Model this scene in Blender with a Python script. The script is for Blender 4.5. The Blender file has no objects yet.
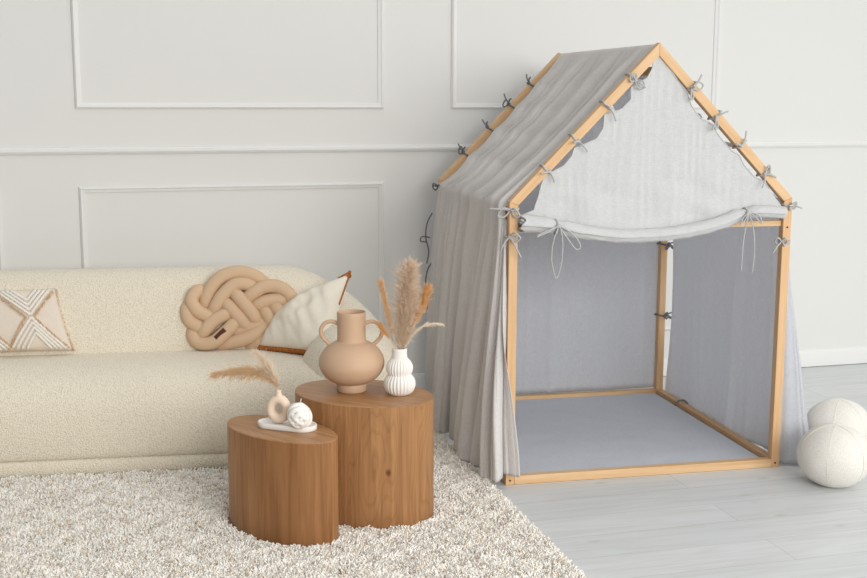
import bpy, bmesh, math, random
import numpy as np
from mathutils import Vector, Matrix, noise
random.seed(7); rng = np.random.default_rng(7)
PI = math.pi
S = bpy.context.scene
COL = S.collection

# ------------------------------------------------------------------ helpers
def lin(r, g, b):
    f = lambda c: (c/255/12.92) if c/255 <= .04045 else ((c/255+.055)/1.055)**2.4
    return (f(r), f(g), f(b), 1)

def tag(o, label=None, cat=None, group=None, kind=None):
    if label: o['label'] = label
    if cat: o['category'] = cat
    if group: o['group'] = group
    if kind: o['kind'] = kind
    return o

def empty(name, loc, rz=0, label=None, cat=None, group=None):
    o = bpy.data.objects.new(name, None); COL.objects.link(o)
    o.empty_display_size = .1
    o.location = loc; o.rotation_euler = (0, 0, rz)
    return tag(o, label, cat, group)

class MB:
    """collects verts and faces; build() links one mesh object"""
    def __init__(s): s.v = []; s.f = []
    def add(s, vs, fs):
        b = len(s.v); s.v += [tuple(x) for x in vs]; s.f += [tuple(i+b for i in f) for f in fs]; return s
    def grid(s, rows, cu=False, cv=False):
        """rows: list of equal-length point lists. cu closes each row, cv closes the list of rows."""
        n = len(rows[0]); m = len(rows); vs = [p for r in rows for p in r]; fs = []
        for i in range(m if cv else m-1):
            for j in range(n if cu else n-1):
                a = i*n+j; b = i*n+(j+1) % n; c = ((i+1) % m)*n+(j+1) % n; d = ((i+1) % m)*n+j
                fs.append((a, b, c, d))
        return s.add(vs, fs)
    def box(s, x0, x1, y0, y1, z0, z1):
        vs = [(x, y, z) for z in (z0, z1) for y in (y0, y1) for x in (x0, x1)]
        return s.add(vs, [(0, 2, 3, 1), (4, 5, 7, 6), (0, 1, 5, 4), (2, 6, 7, 3), (0, 4, 6, 2), (1, 3, 7, 5)])
    def prism_xz(s, poly, y0, y1):
        n = len(poly); vs = [(x, y0, z) for x, z in poly]+[(x, y1, z) for x, z in poly]
        fs = [tuple(range(n)), tuple(range(2*n-1, n-1, -1))]+[((i+1) % n, i, n+i, n+(i+1) % n) for i in range(n)]
        return s.add(vs, fs)
    def tube(s, pts, r, n=8, closed=False, flat=1.0, up=None, caps=True):
        pts = [Vector(p) for p in pts]; m = len(pts)
        rr = r if hasattr(r, '__len__') else [r]*m
        rows = []; pn = None
        for i in range(m):
            if closed: t = pts[(i+1) % m]-pts[i-1]
            else: t = pts[min(i+1, m-1)]-pts[max(i-1, 0)]
            if t.length < 1e-9: t = Vector((0, 0, 1))
            t.normalize()
            if up is not None: nn = Vector(up)-t*t.dot(Vector(up))
            elif pn is None:
                a = Vector((0, 0, 1)) if abs(t.z) < .9 else Vector((1, 0, 0)); nn = a-t*t.dot(a)
            else: nn = pn-t*t.dot(pn)
            if nn.length < 1e-6: nn = t.orthogonal()
            nn.normalize(); pn = nn; bb = t.cross(nn)
            rows.append([pts[i]+nn*math.cos(2*PI*k/n)*rr[i]*flat+bb*math.sin(2*PI*k/n)*rr[i] for k in range(n)])
        base = len(s.v)
        s.grid(rows, cu=True, cv=closed)
        if not closed and caps:
            s.f.append(tuple(base+k for k in range(n-1, -1, -1))); s.f.append(tuple(base+(m-1)*n+k for k in range(n)))
        return s
    def lathe(s, prof, n=48, c=(0, 0, 0), mod=None):
        rows = []
        for r, z in prof:
            rows.append([(c[0]+(r*(mod(2*PI*k/n, z) if mod else 1))*math.cos(2*PI*k/n), c[1]+(r*(mod(2*PI*k/n, z) if mod else 1))*math.sin(2*PI*k/n), c[2]+z) for k in range(n)])
        return s.grid(rows, cu=True)
    def build(s, name, mat, parent=None, smooth=True, bevel=0, sub=0, sharp=None):
        me = bpy.data.meshes.new(name); me.from_pydata(s.v, [], s.f); me.update()
        bm = bmesh.new(); bm.from_mesh(me); bmesh.ops.recalc_face_normals(bm, faces=bm.faces[:]); bm.to_mesh(me); bm.free()
        if smooth:
            for p in me.polygons: p.use_smooth = True
        o = bpy.data.objects.new(name, me); COL.objects.link(o)
        if mat: me.materials.append(mat)
        if parent: o.parent = parent
        if bevel:
            b = o.modifiers.new('bevel', 'BEVEL'); b.width = bevel; b.segments = 2; b.limit_method = 'ANGLE'; b.angle_limit = .6
            b.harden_normals = True
        if sub:
            m = o.modifiers.new('sub', 'SUBSURF'); m.levels = sub; m.render_levels = sub
        if sharp is not None:
            me.set_sharp_from_angle(angle=sharp)
        return o

def spline(pts, n=10, closed=False):
    P = [Vector(p) for p in pts]; m = len(P); out = []
    rng_ = range(m) if closed else range(m-1)
    for i in rng_:
        if closed: a, b, c, d = P[i-1], P[i], P[(i+1) % m], P[(i+2) % m]
        else: a, b, c, d = P[max(i-1, 0)], P[i], P[i+1], P[min(i+2, m-1)]
        for k in range(n):
            t = k/n
            out.append(.5*((2*b)+(c-a)*t+(2*a-5*b+4*c-d)*t*t+(3*b-a-3*c+d)*t**3))
    if not closed: out.append(P[-1])
    return out

def hairs(name, roots, mids, tips, radius, mat, parent=None, kind=None, tip=.35, npts=4):
    """strands as quadratic curves root-mid-tip (numpy arrays N x 3) in ONE hair-curves object"""
    N = len(roots); cu = bpy.data.hair_curves.new(name)
    cu.add_curves([npts]*N)
    t = np.linspace(0, 1, npts)[None, :, None]
    P = (1-t)**2*roots[:, None]+2*t*(1-t)*mids[:, None]+t*t*tips[:, None]
    cu.points.foreach_set('position', P.astype(np.float32).ravel())
    at = cu.attributes.get('radius') or cu.attributes.new('radius', 'FLOAT', 'POINT')
    rad = np.asarray(radius, float)*np.ones(N)
    R = rad[:, None]*np.linspace(1, tip, npts)[None]
    at.data.foreach_set('value', R.astype(np.float32).ravel())
    cu.materials.append(mat)
    o = bpy.data.objects.new(name, cu); COL.objects.link(o)
    if parent: o.parent = parent
    if kind: o['kind'] = kind
    return o

# ------------------------------------------------------------------ materials
def nmat(name, base, rough=.6, spec=.3):
    m = bpy.data.materials.new(name); m.use_nodes = True; nt = m.node_tree
    b = nt.nodes['Principled BSDF']; b.inputs['Base Color'].default_value = base; b.inputs['Roughness'].default_value = rough
    b.inputs['Specular IOR Level'].default_value = spec
    return m, nt, b
def N(nt, typ, **kw):
    n = nt.nodes.new(typ)
    for k, v in kw.items():
        if k in n.inputs: n.inputs[k].default_value = v
        else: setattr(n, k, v)
    return n
def coords(nt, scale=(1, 1, 1), rot=(0, 0, 0), kind='Object'):
    tc = N(nt, 'ShaderNodeTexCoord'); mp = N(nt, 'ShaderNodeMapping'); mp.inputs['Scale'].default_value = scale; mp.inputs['Rotation'].default_value = rot
    nt.links.new(tc.outputs[kind], mp.inputs['Vector']); return mp.outputs['Vector']
def ramp(nt, fac, stops):
    r = N(nt, 'ShaderNodeValToRGB'); e = r.color_ramp.elements
    e[0].position, e[0].color = stops[0]; e[1].position, e[1].color = stops[-1]
    for p, c in stops[1:-1]:
        k = e.new(p); k.color = c
    nt.links.new(fac, r.inputs['Fac']); return r.outputs['Color']
def bump(nt, b, h, strength=.4, dist=.01):
    n = N(nt, 'ShaderNodeBump'); n.inputs['Strength'].default_value = strength; n.inputs['Distance'].default_value = dist
    nt.links.new(h, n.inputs['Height']); nt.links.new(n.outputs['Normal'], b.inputs['Normal'])
def mixc(nt, fac, a, b, mode='MIX'):
    m = N(nt, 'ShaderNodeMix'); m.data_type = 'RGBA'; m.blend_type = mode
    for s_, v in ((0, fac), (6, a), (7, b)):
        if hasattr(v, 'is_output'): nt.links.new(v, m.inputs[s_])
        else: m.inputs[s_].default_value = v
    return m.outputs[2]

def mat_simple(name, col, rough=.6, spec=.3, noise_scale=0, amt=.08, bmp=0, bscale=200):
    m, nt, b = nmat(name, col, rough, spec)
    if noise_scale:
        v = coords(nt); n = N(nt, 'ShaderNodeTexNoise'); n.inputs['Scale'].default_value = noise_scale; n.inputs['Detail'].default_value = 4
        nt.links.new(v, n.inputs['Vector'])
        d = tuple(c*(1-amt) for c in col[:3])+(1,); l = tuple(min(1, c*(1+amt)) for c in col[:3])+(1,)
        nt.links.new(ramp(nt, n.outputs['Fac'], [(.3, d), (.7, l)]), b.inputs['Base Color'])
    if bmp:
        v = coords(nt); n = N(nt, 'ShaderNodeTexNoise'); n.inputs['Scale'].default_value = bscale; n.inputs['Detail'].default_value = 3
        nt.links.new(v, n.inputs['Vector']); bump(nt, b, n.outputs['Fac'], bmp, .003)
    return m

def mat_boucle(name, col, scale=95, strength=.9, dist=.012):
    m, nt, b = nmat(name, col, .95, .1)
    v = coords(nt)
    w = N(nt, 'ShaderNodeTexNoise'); w.inputs['Scale'].default_value = 60; nt.links.new(v, w.inputs['Vector'])
    mx = N(nt, 'ShaderNodeVectorMath'); mx.operation = 'SCALE'; mx.inputs['Scale'].default_value = .012
    nt.links.new(w.outputs['Color'], mx.inputs[0])
    ad = N(nt, 'ShaderNodeVectorMath'); ad.operation = 'ADD'; nt.links.new(v, ad.inputs[0]); nt.links.new(mx.outputs[0], ad.inputs[1])
    vo = N(nt, 'ShaderNodeTexVoronoi'); vo.inputs['Scale'].default_value = scale; nt.links.new(ad.outputs[0], vo.inputs['Vector'])
    d = tuple(c*.82 for c in col[:3])+(1,)
    nt.links.new(ramp(nt, vo.outputs['Distance'], [(.25, col), (.85, d)]), b.inputs['Base Color'])
    inv = N(nt, 'ShaderNodeMath'); inv.operation = 'SUBTRACT'; inv.inputs[0].default_value = 1; nt.links.new(vo.outputs['Distance'], inv.inputs[1])
    bump(nt, b, inv.outputs[0], strength, dist)
    b.inputs['Sheen Weight'].default_value = .25
    return m

def mat_cloth(name, col, trans=.25, wscale=(420, 420, 40), amt=.07, bs=.35):
    m, nt, b = nmat(name, col, .9, .08)
    v = coords(nt, wscale); n = N(nt, 'ShaderNodeTexNoise'); n.inputs['Scale'].default_value = 1; n.inputs['Detail'].default_value = 5
    nt.links.new(v, n.inputs['Vector'])
    v2 = coords(nt, (60, 60, 500)); n2 = N(nt, 'ShaderNodeTexNoise'); n2.inputs['Scale'].default_value = 1; n2.inputs['Detail'].default_value = 3
    nt.links.new(v2, n2.inputs['Vector'])
    ad = N(nt, 'ShaderNodeMath'); ad.operation = 'ADD'; nt.links.new(n.outputs['Fac'], ad.inputs[0]); nt.links.new(n2.outputs['Fac'], ad.inputs[1])
    hf = N(nt, 'ShaderNodeMath'); hf.operation = 'MULTIPLY'; hf.inputs[1].default_value = .5; nt.links.new(ad.outputs[0], hf.inputs[0])
    d = tuple(c*(1-amt) for c in col[:3])+(1,); l = tuple(c*(1+amt) for c in col[:3])+(1,)
    c = ramp(nt, hf.outputs[0], [(.36, d), (.64, l)])
    nt.links.new(c, b.inputs['Base Color'])
    bump(nt, b, hf.outputs[0], bs, .006)
    tr = N(nt, 'ShaderNodeBsdfTranslucent'); nt.links.new(c, tr.inputs['Color'])
    mx = N(nt, 'ShaderNodeMixShader'); mx.inputs[0].default_value = trans
    nt.links.new(b.outputs[0], mx.inputs[1]); nt.links.new(tr.outputs[0], mx.inputs[2])
    nt.links.new(mx.outputs[0], nt.nodes['Material Output'].inputs['Surface'])
    return m

def mat_wood(name, light, dark, axis='Z', scale=28, stretch=.07, rough=.5, seed=0.0, rings=False, spec=.3, planks=0, knot=None):
    m, nt, b = nmat(name, light, rough, spec)
    sc = [scale]*3; sc['XYZ'.index(axis)] = scale*stretch
    tc = N(nt, 'ShaderNodeTexCoord'); mp = N(nt, 'ShaderNodeMapping'); mp.inputs['Scale'].default_value = sc; mp.inputs['Location'].default_value = (seed, seed*1.7, seed*.6)
    nt.links.new(tc.outputs['Object'], mp.inputs['Vector'])
    n = N(nt, 'ShaderNodeTexNoise'); n.inputs['Scale'].default_value = 1; n.inputs['Detail'].default_value = 8; n.inputs['Roughness'].default_value = .62; n.inputs['Distortion'].default_value = .6
    nt.links.new(mp.outputs[0], n.inputs['Vector'])
    mid = tuple((a+c)/2 for a, c in zip(light, dark))
    c = ramp(nt, n.outputs['Fac'], [(.28, dark), (.48, mid), (.7, light)])
    if rings:
        mp2 = N(nt, 'ShaderNodeMapping'); s2 = [7.0]*3; s2['XYZ'.index(axis)] = 1.0; mp2.inputs['Scale'].default_value = s2; mp2.inputs['Location'].default_value = (seed*2, seed, seed*3)
        nt.links.new(tc.outputs['Object'], mp2.inputs['Vector'])
        n2 = N(nt, 'ShaderNodeTexNoise'); n2.inputs['Scale'].default_value = 1; n2.inputs['Detail'].default_value = 1.5; nt.links.new(mp2.outputs[0], n2.inputs['Vector'])
        mu = N(nt, 'ShaderNodeMath'); mu.operation = 'MULTIPLY'; mu.inputs[1].default_value = 30; nt.links.new(n2.outputs['Fac'], mu.inputs[0])
        fr = N(nt, 'ShaderNodeMath'); fr.operation = 'FRACT'; nt.links.new(mu.outputs[0], fr.inputs[0])
        rc = ramp(nt, fr.outputs[0], [(0, (.78, .75, .72, 1)), (.35, (1, 1, 1, 1)), (1, (.95, .95, .95, 1))])
        c = mixc(nt, .75, c, rc, 'MULTIPLY')
    if knot:
        ds = N(nt, 'ShaderNodeVectorMath'); ds.operation = 'SUBTRACT'; nt.links.new(tc.outputs['Object'], ds.inputs[0]); ds.inputs[1].default_value = knot
        sc2 = N(nt, 'ShaderNodeVectorMath'); sc2.operation = 'MULTIPLY'; nt.links.new(ds.outputs[0], sc2.inputs[0]); sc2.inputs[1].default_value = (40, 40, 26)
        ln = N(nt, 'ShaderNodeVectorMath'); ln.operation = 'LENGTH'; nt.links.new(sc2.outputs[0], ln.inputs[0])
        ad = N(nt, 'ShaderNodeMath'); ad.operation = 'MULTIPLY_ADD'; nt.links.new(n.outputs['Fac'], ad.inputs[0]); ad.inputs[1].default_value = .9; nt.links.new(ln.outputs['Value'], ad.inputs[2])
        kc_ = ramp(nt, ad.outputs[0], [(.75, (.36, .27, .22, 1)), (.98, (1, 1, 1, 1))])
        c = mixc(nt, 1, c, kc_, 'MULTIPLY')
    if planks:
        # veneer strips: each strip has its own tone
        sp = N(nt, 'ShaderNodeSeparateXYZ'); nt.links.new(tc.outputs['Object'], sp.inputs[0])
        at = N(nt, 'ShaderNodeMath'); at.operation = 'ARCTAN2'; nt.links.new(sp.outputs[1], at.inputs[0]); nt.links.new(sp.outputs[0], at.inputs[1])
        mu = N(nt, 'ShaderNodeMath'); mu.operation = 'MULTIPLY'; mu.inputs[1].default_value = planks; nt.links.new(at.outputs[0], mu.inputs[0])
        fl = N(nt, 'ShaderNodeMath'); fl.operation = 'FLOOR'; nt.links.new(mu.outputs[0], fl.inputs[0])
        wn = N(nt, 'ShaderNodeTexWhiteNoise'); wn.noise_dimensions = '1D'; nt.links.new(fl.outputs[0], wn.inputs['W'])
        pc = ramp(nt, wn.outputs['Value'], [(0, (.80, .77, .74, 1)), (1, (1.05, 1.05, 1.05, 1))])
        c = mixc(nt, 1, c, pc, 'MULTIPLY')
    nt.links.new(c, b.inputs['Base Color'])
    bump(nt, b, n.outputs['Fac'], .12, .003)
    return m

M = {}
M['wall'] = mat_simple('wall_paint', lin(230, 229, 225), .75, .2, bmp=.03, bscale=60)
M['trim'] = mat_simple('trim_paint', lin(234, 233, 230), .55, .3)
M['pine'] = mat_wood('pine_wood', lin(228, 192, 150), lin(206, 160, 112), 'Z', 30, .05)
M['pine_x'] = mat_wood('pine_wood_lengthwise', lin(230, 196, 154), lin(208, 164, 116), 'X', 30, .05, seed=3)
M['pine_y'] = mat_wood('pine_wood_depthwise', lin(226, 190, 148), lin(204, 158, 110), 'Y', 30, .05, seed=5)
M['oak'] = mat_wood('oak_side', lin(184, 134, 88), lin(142, 96, 58), 'Z', 46, .05, .45, seed=1.3, planks=2.6)
M['oak2'] = mat_wood('oak_side_flamed', lin(186, 138, 92), lin(146, 100, 62), 'Z', 46, .05, .45, seed=4.1, rings=True, knot=(.187, -.137, .23))
M['oaktop'] = mat_wood('oak_top', lin(188, 142, 98), lin(150, 106, 68), 'X', 40, .06, .38, seed=2.2, rings=True, spec=.45)
M['cloth'] = mat_cloth('grey_muslin', lin(233, 229, 226), .2)
M['cloth_front'] = mat_cloth('muslin_front_light', lin(222, 222, 221), .22)  # same muslin as the roof; colour adjusted for the light on the front
M['cloth_in'] = mat_cloth('muslin_cool_inner_light', lin(234, 235, 239), .5)  # same muslin; the bluish tint paints in cool light inside the tent
M['ribbon'] = mat_simple('grey_ribbon', lin(186, 186, 184), .9, .05)
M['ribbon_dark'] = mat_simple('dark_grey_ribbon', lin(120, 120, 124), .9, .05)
M['mat'] = mat_cloth('mat_cotton', lin(206, 210, 218), 0, (300, 300, 300), .04, .2)
M['boucle'] = mat_boucle('cream_boucle', lin(243, 233, 212), 165, .55, .006)
M['ball'] = mat_boucle('cream_ball_boucle', lin(240, 235, 226), 300, .15, .002)
M['knit'] = mat_simple('beige_knit', lin(214, 184, 152), .9, .1, bmp=.25, bscale=420)
M['leather'] = mat_simple('brown_leather', lin(92, 46, 34), .55, .3)
M['linen'] = mat_cloth('cream_linen', lin(236, 228, 212), 0, (220, 220, 220), .03, .2)
M['plainlinen'] = mat_cloth('plain_linen', lin(226, 213, 197), 0, (260, 260, 260), .04, .2)
M['tuft'] = mat_simple('white_tufting', lin(240, 233, 222), .95, .05, bmp=.6, bscale=260)
M['fringe'] = mat_simple('beige_fringe', lin(214, 184, 150), .95, .05)
M['braid'] = mat_simple('brown_braid', lin(170, 108, 58), .85, .1, noise_scale=90, amt=.3)
M['clay'] = mat_simple('matte_clay', lin(204, 171, 141), .55, .35, bmp=.04, bscale=150)
M['white_cer'] = mat_simple('white_ceramic', lin(240, 236, 229), .6, .3, bmp=.05, bscale=200)
M['donut'] = mat_simple('blush_ceramic', lin(234, 212, 190), .7, .25, noise_scale=25, amt=.06, bmp=.15, bscale=220)
M['plaster'] = mat_simple('white_plaster', lin(238, 236, 230), .7, .2)
M['wax'] = mat_simple('white_wax', lin(244, 241, 234), .5, .3)
M['pampas'] = mat_simple('pampas_grass', lin(224, 200, 174), .9, .05)
M['pampas_pale'] = mat_simple('pale_grass', lin(236, 218, 194), .9, .05)
M['pampas_tan'] = mat_simple('tan_grass', lin(216, 182, 142), .9, .05)
M['orange_grass'] = mat_simple('orange_grass', lin(226, 176, 118), .9, .05)
M['apricot_grass'] = mat_simple('apricot_grass', lin(230, 194, 152), .9, .05)
M['dark'] = mat_simple('black_metal', lin(40, 38, 38), .5, .3)
M['rugbase'] = mat_simple('rug_backing', lin(214, 202, 184), .95, .02)

def mat_rug():
    m, nt, b = nmat('shag_pile', lin(238, 233, 224), .9, .05)
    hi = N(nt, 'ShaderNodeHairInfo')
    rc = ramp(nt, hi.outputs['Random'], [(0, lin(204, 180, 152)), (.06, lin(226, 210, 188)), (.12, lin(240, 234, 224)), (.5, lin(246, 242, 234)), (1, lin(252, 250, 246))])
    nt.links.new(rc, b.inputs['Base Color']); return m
M['rug'] = mat_rug()

def mat_floor():
    m, nt, b = nmat('whitewashed_planks', lin(226, 224, 220), .38, .4)
    tc = N(nt, 'ShaderNodeTexCoord')
    br = N(nt, 'ShaderNodeTexBrick'); br.offset = .37; br.inputs['Scale'].default_value = 1; br.inputs['Brick Width'].default_value = 1.38; br.inputs['Row Height'].default_value = .193
    br.inputs['Mortar Size'].default_value = .0012; br.inputs['Mortar Smooth'].default_value = .2; br.inputs['Bias'].default_value = 0
    br.inputs['Color1'].default_value = lin(218, 220, 220); br.inputs['Color2'].default_value = lin(211, 214, 214); br.inputs['Mortar'].default_value = lin(178, 178, 177)
    mp0 = N(nt, 'ShaderNodeMapping'); mp0.inputs['Location'].default_value = (.02, .075, 0); nt.links.new(tc.outputs['Object'], mp0.inputs['Vector'])
    nt.links.new(mp0.outputs[0], br.inputs['Vector'])
    mp = N(nt, 'ShaderNodeMapping'); mp.inputs['Scale'].default_value = (2.2, 26, 1); nt.links.new(tc.outputs['Object'], mp.inputs['Vector'])
    n = N(nt, 'ShaderNodeTexNoise'); n.inputs['Scale'].default_value = 1; n.inputs['Detail'].default_value = 8; n.inputs['Distortion'].default_value = 1; nt.links.new(mp.outputs[0], n.inputs['Vector'])
    g = ramp(nt, n.outputs['Fac'], [(.3, (.9, .89, .875, 1)), (.6, (1, 1, 1, 1))])
    c = mixc(nt, 1, br.outputs['Color'], g, 'MULTIPLY')
    # small knots
    mp3 = N(nt, 'ShaderNodeMapping'); mp3.inputs['Scale'].default_value = (2.6, 6.2, 1); nt.links.new(tc.outputs['Object'], mp3.inputs['Vector'])
    vo = N(nt, 'ShaderNodeTexVoronoi'); vo.inputs['Scale'].default_value = 1; nt.links.new(mp3.outputs[0], vo.inputs['Vector'])
    k = ramp(nt, vo.outputs['Distance'], [(.02, (.8, .76, .71, 1)), (.1, (1, 1, 1, 1))])
    c = mixc(nt, .8, c, k, 'MULTIPLY')
    nt.links.new(c, b.inputs['Base Color']); bump(nt, b, n.outputs['Fac'], .05, .002)
    return m
M['floor'] = mat_floor()

# ------------------------------------------------------------------ camera (fitted)
H, PIT, YAW, ROLL, FPX = 1.5548, .1612, .2722, .0035, 1200.35
cp, sp, cy, sy = math.cos(PIT), math.sin(PIT), math.cos(YAW), math.sin(YAW)
fw = Vector((sy*cp, cy*cp, -sp)); r_ = Vector((cy, -sy, 0)); u_ = r_.cross(fw)
rr = math.cos(ROLL)*r_+math.sin(ROLL)*u_; uu = -math.sin(ROLL)*r_+math.cos(ROLL)*u_
cam = bpy.data.cameras.new('camera'); co = bpy.data.objects.new('camera', cam); COL.objects.link(co)
cam.sensor_width = 36; cam.lens = FPX/867*36; cam.clip_start = .05
mw = Matrix.Identity(4)
for i in range(3): mw[i][0] = rr[i]; mw[i][1] = uu[i]; mw[i][2] = -fw[i]
mw[0][3], mw[1][3], mw[2][3] = 0, 0, H
co.matrix_world = mw
S.camera = co

# ------------------------------------------------------------------ setting
YW = 5.964
tag(MB().box(-3.2, 5.6, -1.2, YW+.12, -.12, 0).build('floor', M['floor'], smooth=False), kind='structure')
tag(MB().box(-3.2, 5.6, YW, YW+.12, 0, 2.95).build('wall_back', M['wall'], smooth=False), kind='structure')

def molding(path, prof, closed=True):
    """sweep a profile (offset inward, height off wall) round an axis-aligned path on the back wall"""
    mb = MB(); rows = []
    n = len(path)
    for i in range(n):
        p = Vector(path[i]); a = (Vector(path[(i+1) % n])-p).normalized(); b = (p-Vector(path[i-1])).normalized()
        if not closed and i == 0: b = a
        if not closed and i == n-1: a = b
        na = Vector((-a.y, a.x)); nb = Vector((-b.y, b.x)); m_ = (na+nb); m_ /= max(.2, (1+na.dot(nb)))
        rows.append([(p.x+m_.x*o, YW-h, p.y+m_.y*o) for o, h in prof])
    return mb.grid(rows, cv=closed)
PROF = [(0, 0), (0, .006), (.004, .012), (.010, .016), (.016, .012), (.020, .010), (.026, .008), (.030, .004), (.030, 0)]
k = 1
for (x0, x1, z0, z1) in [(-1.95, -.450, 1.478, 2.75), (-.092, 1.400, 1.478, 2.75), (1.752, 3.260, 1.478, 2.75),
                         (-1.95, -.448, .26, 1.112), (-.092, 1.400, .26, 1.112), (1.752, 3.260, .26, 1.112)]:
    o = molding([(x0, z0), (x1, z0), (x1, z1), (x0, z1)], PROF).build('trim_%d' % k, M['trim'], sharp=.5)
    tag(o, kind='structure'); k += 1
PR = [(0, 0), (0, .008), (.006, .014), (.014, .020), (.022, .020), (.026, .012), (.034, .010), (.036, 0)]
tag(molding([(-3.2, 1.264), (5.6, 1.264)], PR, False).build('trim_%d' % k, M['trim'], sharp=.5), kind='structure')
PB = [(.004, 0), (.004, .014), (.075, .014), (.088, .010), (.098, .006), (.1, 0)]
tag(molding([(-3.2, 0), (5.6, 0)], PB, False).build('baseboard_back', M['trim'], sharp=.5), kind='structure')

# ------------------------------------------------------------------ rug
RX0, RX1, RY0, RY1 = -1.55, 1.455, 2.3, 5.45
rug = MB().box(RX0, RX1, RY0, RY1, 0.001, .012).build('shag_rug', M['rugbase'], smooth=False)
tag(rug, 'large cream white shag rug under the sofa and both wooden tables', 'rug')
# ------------------------------------------------------------------ play tent
TX, TY, TH = 1.5303, 4.3916, -.0561
W, D, HE, HR, T = 1.2, 1.2727, 1.1416, 1.7563, .036
PHI = math.atan2(HR-HE, W/2)
tent = empty('play_tent', (TX, TY, 0), TH, 'house shaped wooden play tent draped in grey muslin with a rolled up front flap', 'play tent')
zin = HE+T*math.tan(PHI)-T/math.cos(PHI)
zap = HR-T/math.cos(PHI)
for y0 in (0, D-T):
    for mir in (False, True):
        f = (lambda pl: [(W-x, z) for x, z in pl]) if mir else (lambda pl: pl)
        post = MB().prism_xz(f([(0, 0), (T, 0), (T, zin), (0, HE)]), y0, y0+T).build('post', M['pine'], tent, smooth=False, bevel=.0025)
        if y0 == 0:
            xs = T/2 if not mir else W-T/2
            for z in (.019, 1.02):
                MB().tube([(xs, -.0012, z), (xs, .004, z)], .0042, 10).build('screw', M['dark'], post, smooth=False)
        # rafter grain runs along its own length: build it flat along X, then turn it
        L = math.hypot(W/2, HR-HE)
        ta = T*(math.tan(PHI)-1/math.cos(PHI))
        c_, s_ = math.cos(PHI), math.sin(PHI)
        def loc(x, z): return ((x)*c_+(z-HE)*s_, -(x)*s_+(z-HE)*c_)
        pl = [loc(0, HE), loc(W/2, HR), loc(W/2, zap), loc(T, zin)]
        rf = MB().prism_xz(pl, y0, y0+T).build('rafter', M['pine_x'], tent, smooth=False, bevel=.0025)
        if mir:
            rf.location = (W, 2*y0+T, HE); rf.rotation_euler = (0, -PHI, PI)
        else:
            rf.location = (0, 0, HE); rf.rotation_euler = (0, -PHI, 0)
MB().box(T, W-T, 0, T, 0.0005, T).build('bottom_rail', M['pine_x'], tent, smooth=False, bevel=.0025)
MB().box(T, W-T, D-T, D, 0.0005, T).build('bottom_rail', M['pine_x'], tent, smooth=False, bevel=.0025)
for x in (0, W-T):
    MB().box(x, x+T, T, D-T, 0.0005, T).build('bottom_rail', M['pine_y'], tent, smooth=False, bevel=.0025)
    MB().box(x+.004, x+T-.004, T, D-T, HE-.075, HE-.04).build('eave_rail', M['pine_y'], tent, smooth=False, bevel=.0025)
MB().box(T, W-T, .016, T, HE-.118, HE-.095).build('eave_rail', M['pine_x'], tent, smooth=False, bevel=.0025)
MB().box(W/2-T/2, W/2+T/2, T, D-T, zap-.075, zap-.042).build('ridge_beam', M['pine_y'], tent, smooth=False, bevel=.0025)

def interp(pl, t):
    """point at parameter t (0..1, evenly spaced keys) on a smooth polyline of tuples"""
    n = len(pl)-1; x = min(max(t, 0), 1)*n; i = min(int(x), n-1); f = x-i
    a, b, c, d = pl[max(i-1, 0)], pl[i], pl[i+1], pl[min(i+2, n)]
    return tuple(.5*(2*q+(r-p)*f+(2*p-5*q+4*r-s)*f*f+(3*q-p-3*r+s)*f**3) for p, q, r, s in zip(a, b, c, d))

def foldfn(s, seed, freqs, t=0):
    """soft pleats: rounded ridges with narrow valleys, along s"""
    v = 0
    for i, (fq, am) in enumerate(freqs):
        ph = seed*1.3+i*2.1
        w = s+.035*noise.noise(Vector((s*4.2+seed, t*.7, i*3.1)))+.012*noise.noise(Vector((s*9, t*1.3+seed, 7+i)))
        v += am*(2*abs(math.sin(PI*fq*w+ph))**.65-1.25)*(.65+.7*noise.noise(Vector((s*3+i, t*.6, seed*2)))+.35)
    return v

PLEATS = [(.045, 1.0), (.085, .7), (.135, 1.0), (.185, .6), (.235, 1.0), (.30, .8), (.365, .5), (.42, 1.0), (.50, .6), (.575, .35), (.63, .8), (.69, .5)]
def pleat(s, t, w):
    # narrow tucks between the soft folds; they wander a little down the cloth
    v = 0
    for i, (p, k_) in enumerate(PLEATS):
        c = p+.012*noise.noise(Vector((i*2.7, t*.9, 5)))
        v -= k_*math.exp(-abs(s-c)/w)
        v += .35*k_*math.exp(-((s-c-2.6*w)/(2.2*w))**2)
    return v

def drape(keys, ncol, nrow, folds, seed, amp, normal_sign=1, zvar=0, tucks=0):
    """keys: list of (z, [(x, y)...]) from top to bottom"""
    rows = []
    zs = [k_[0] for k_ in keys]
    for j in range(nrow+1):
        tt = j/nrow
        row = []
        kk = tt*(len(keys)-1); i = min(int(kk), len(keys)-2); f = kk-i
        z = zs[i]*(1-f)+zs[i+1]*f
        zz = (zs[0]-z)/(zs[0]-zs[-1])
        for c in range(ncol+1):
            s = c/ncol
            qa = [interp(k_[1], s) for k_ in keys]
            p = interp(qa, tt); e = interp([interp(k_[1], min(s+.01, 1)) for k_ in keys], tt); g = interp([interp(k_[1], max(s-.01, 0)) for k_ in keys], tt)
            tx, ty = e[0]-g[0], e[1]-g[1]; l = math.hypot(tx, ty) or 1
            nx, ny = ty/l*normal_sign, -tx/l*normal_sign
            a = amp(zz)*foldfn(s, seed, folds, zz*1.2)
            if tucks:
                q_ = min(1, max(0, (s-.58)/.25)); a *= 1-q_*max(0, 1-zz*1.1)
                a += tucks*(1-.7*min(1, zz*1.3))*pleat(s, 1+zz, .0085+.010*zz)
            zo = zvar*zz*noise.noise(Vector((s*6, seed, 1)))
            row.append((p[0]+nx*a, p[1]+ny*a, z+zo))
        rows.append(row)
    return rows

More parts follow.
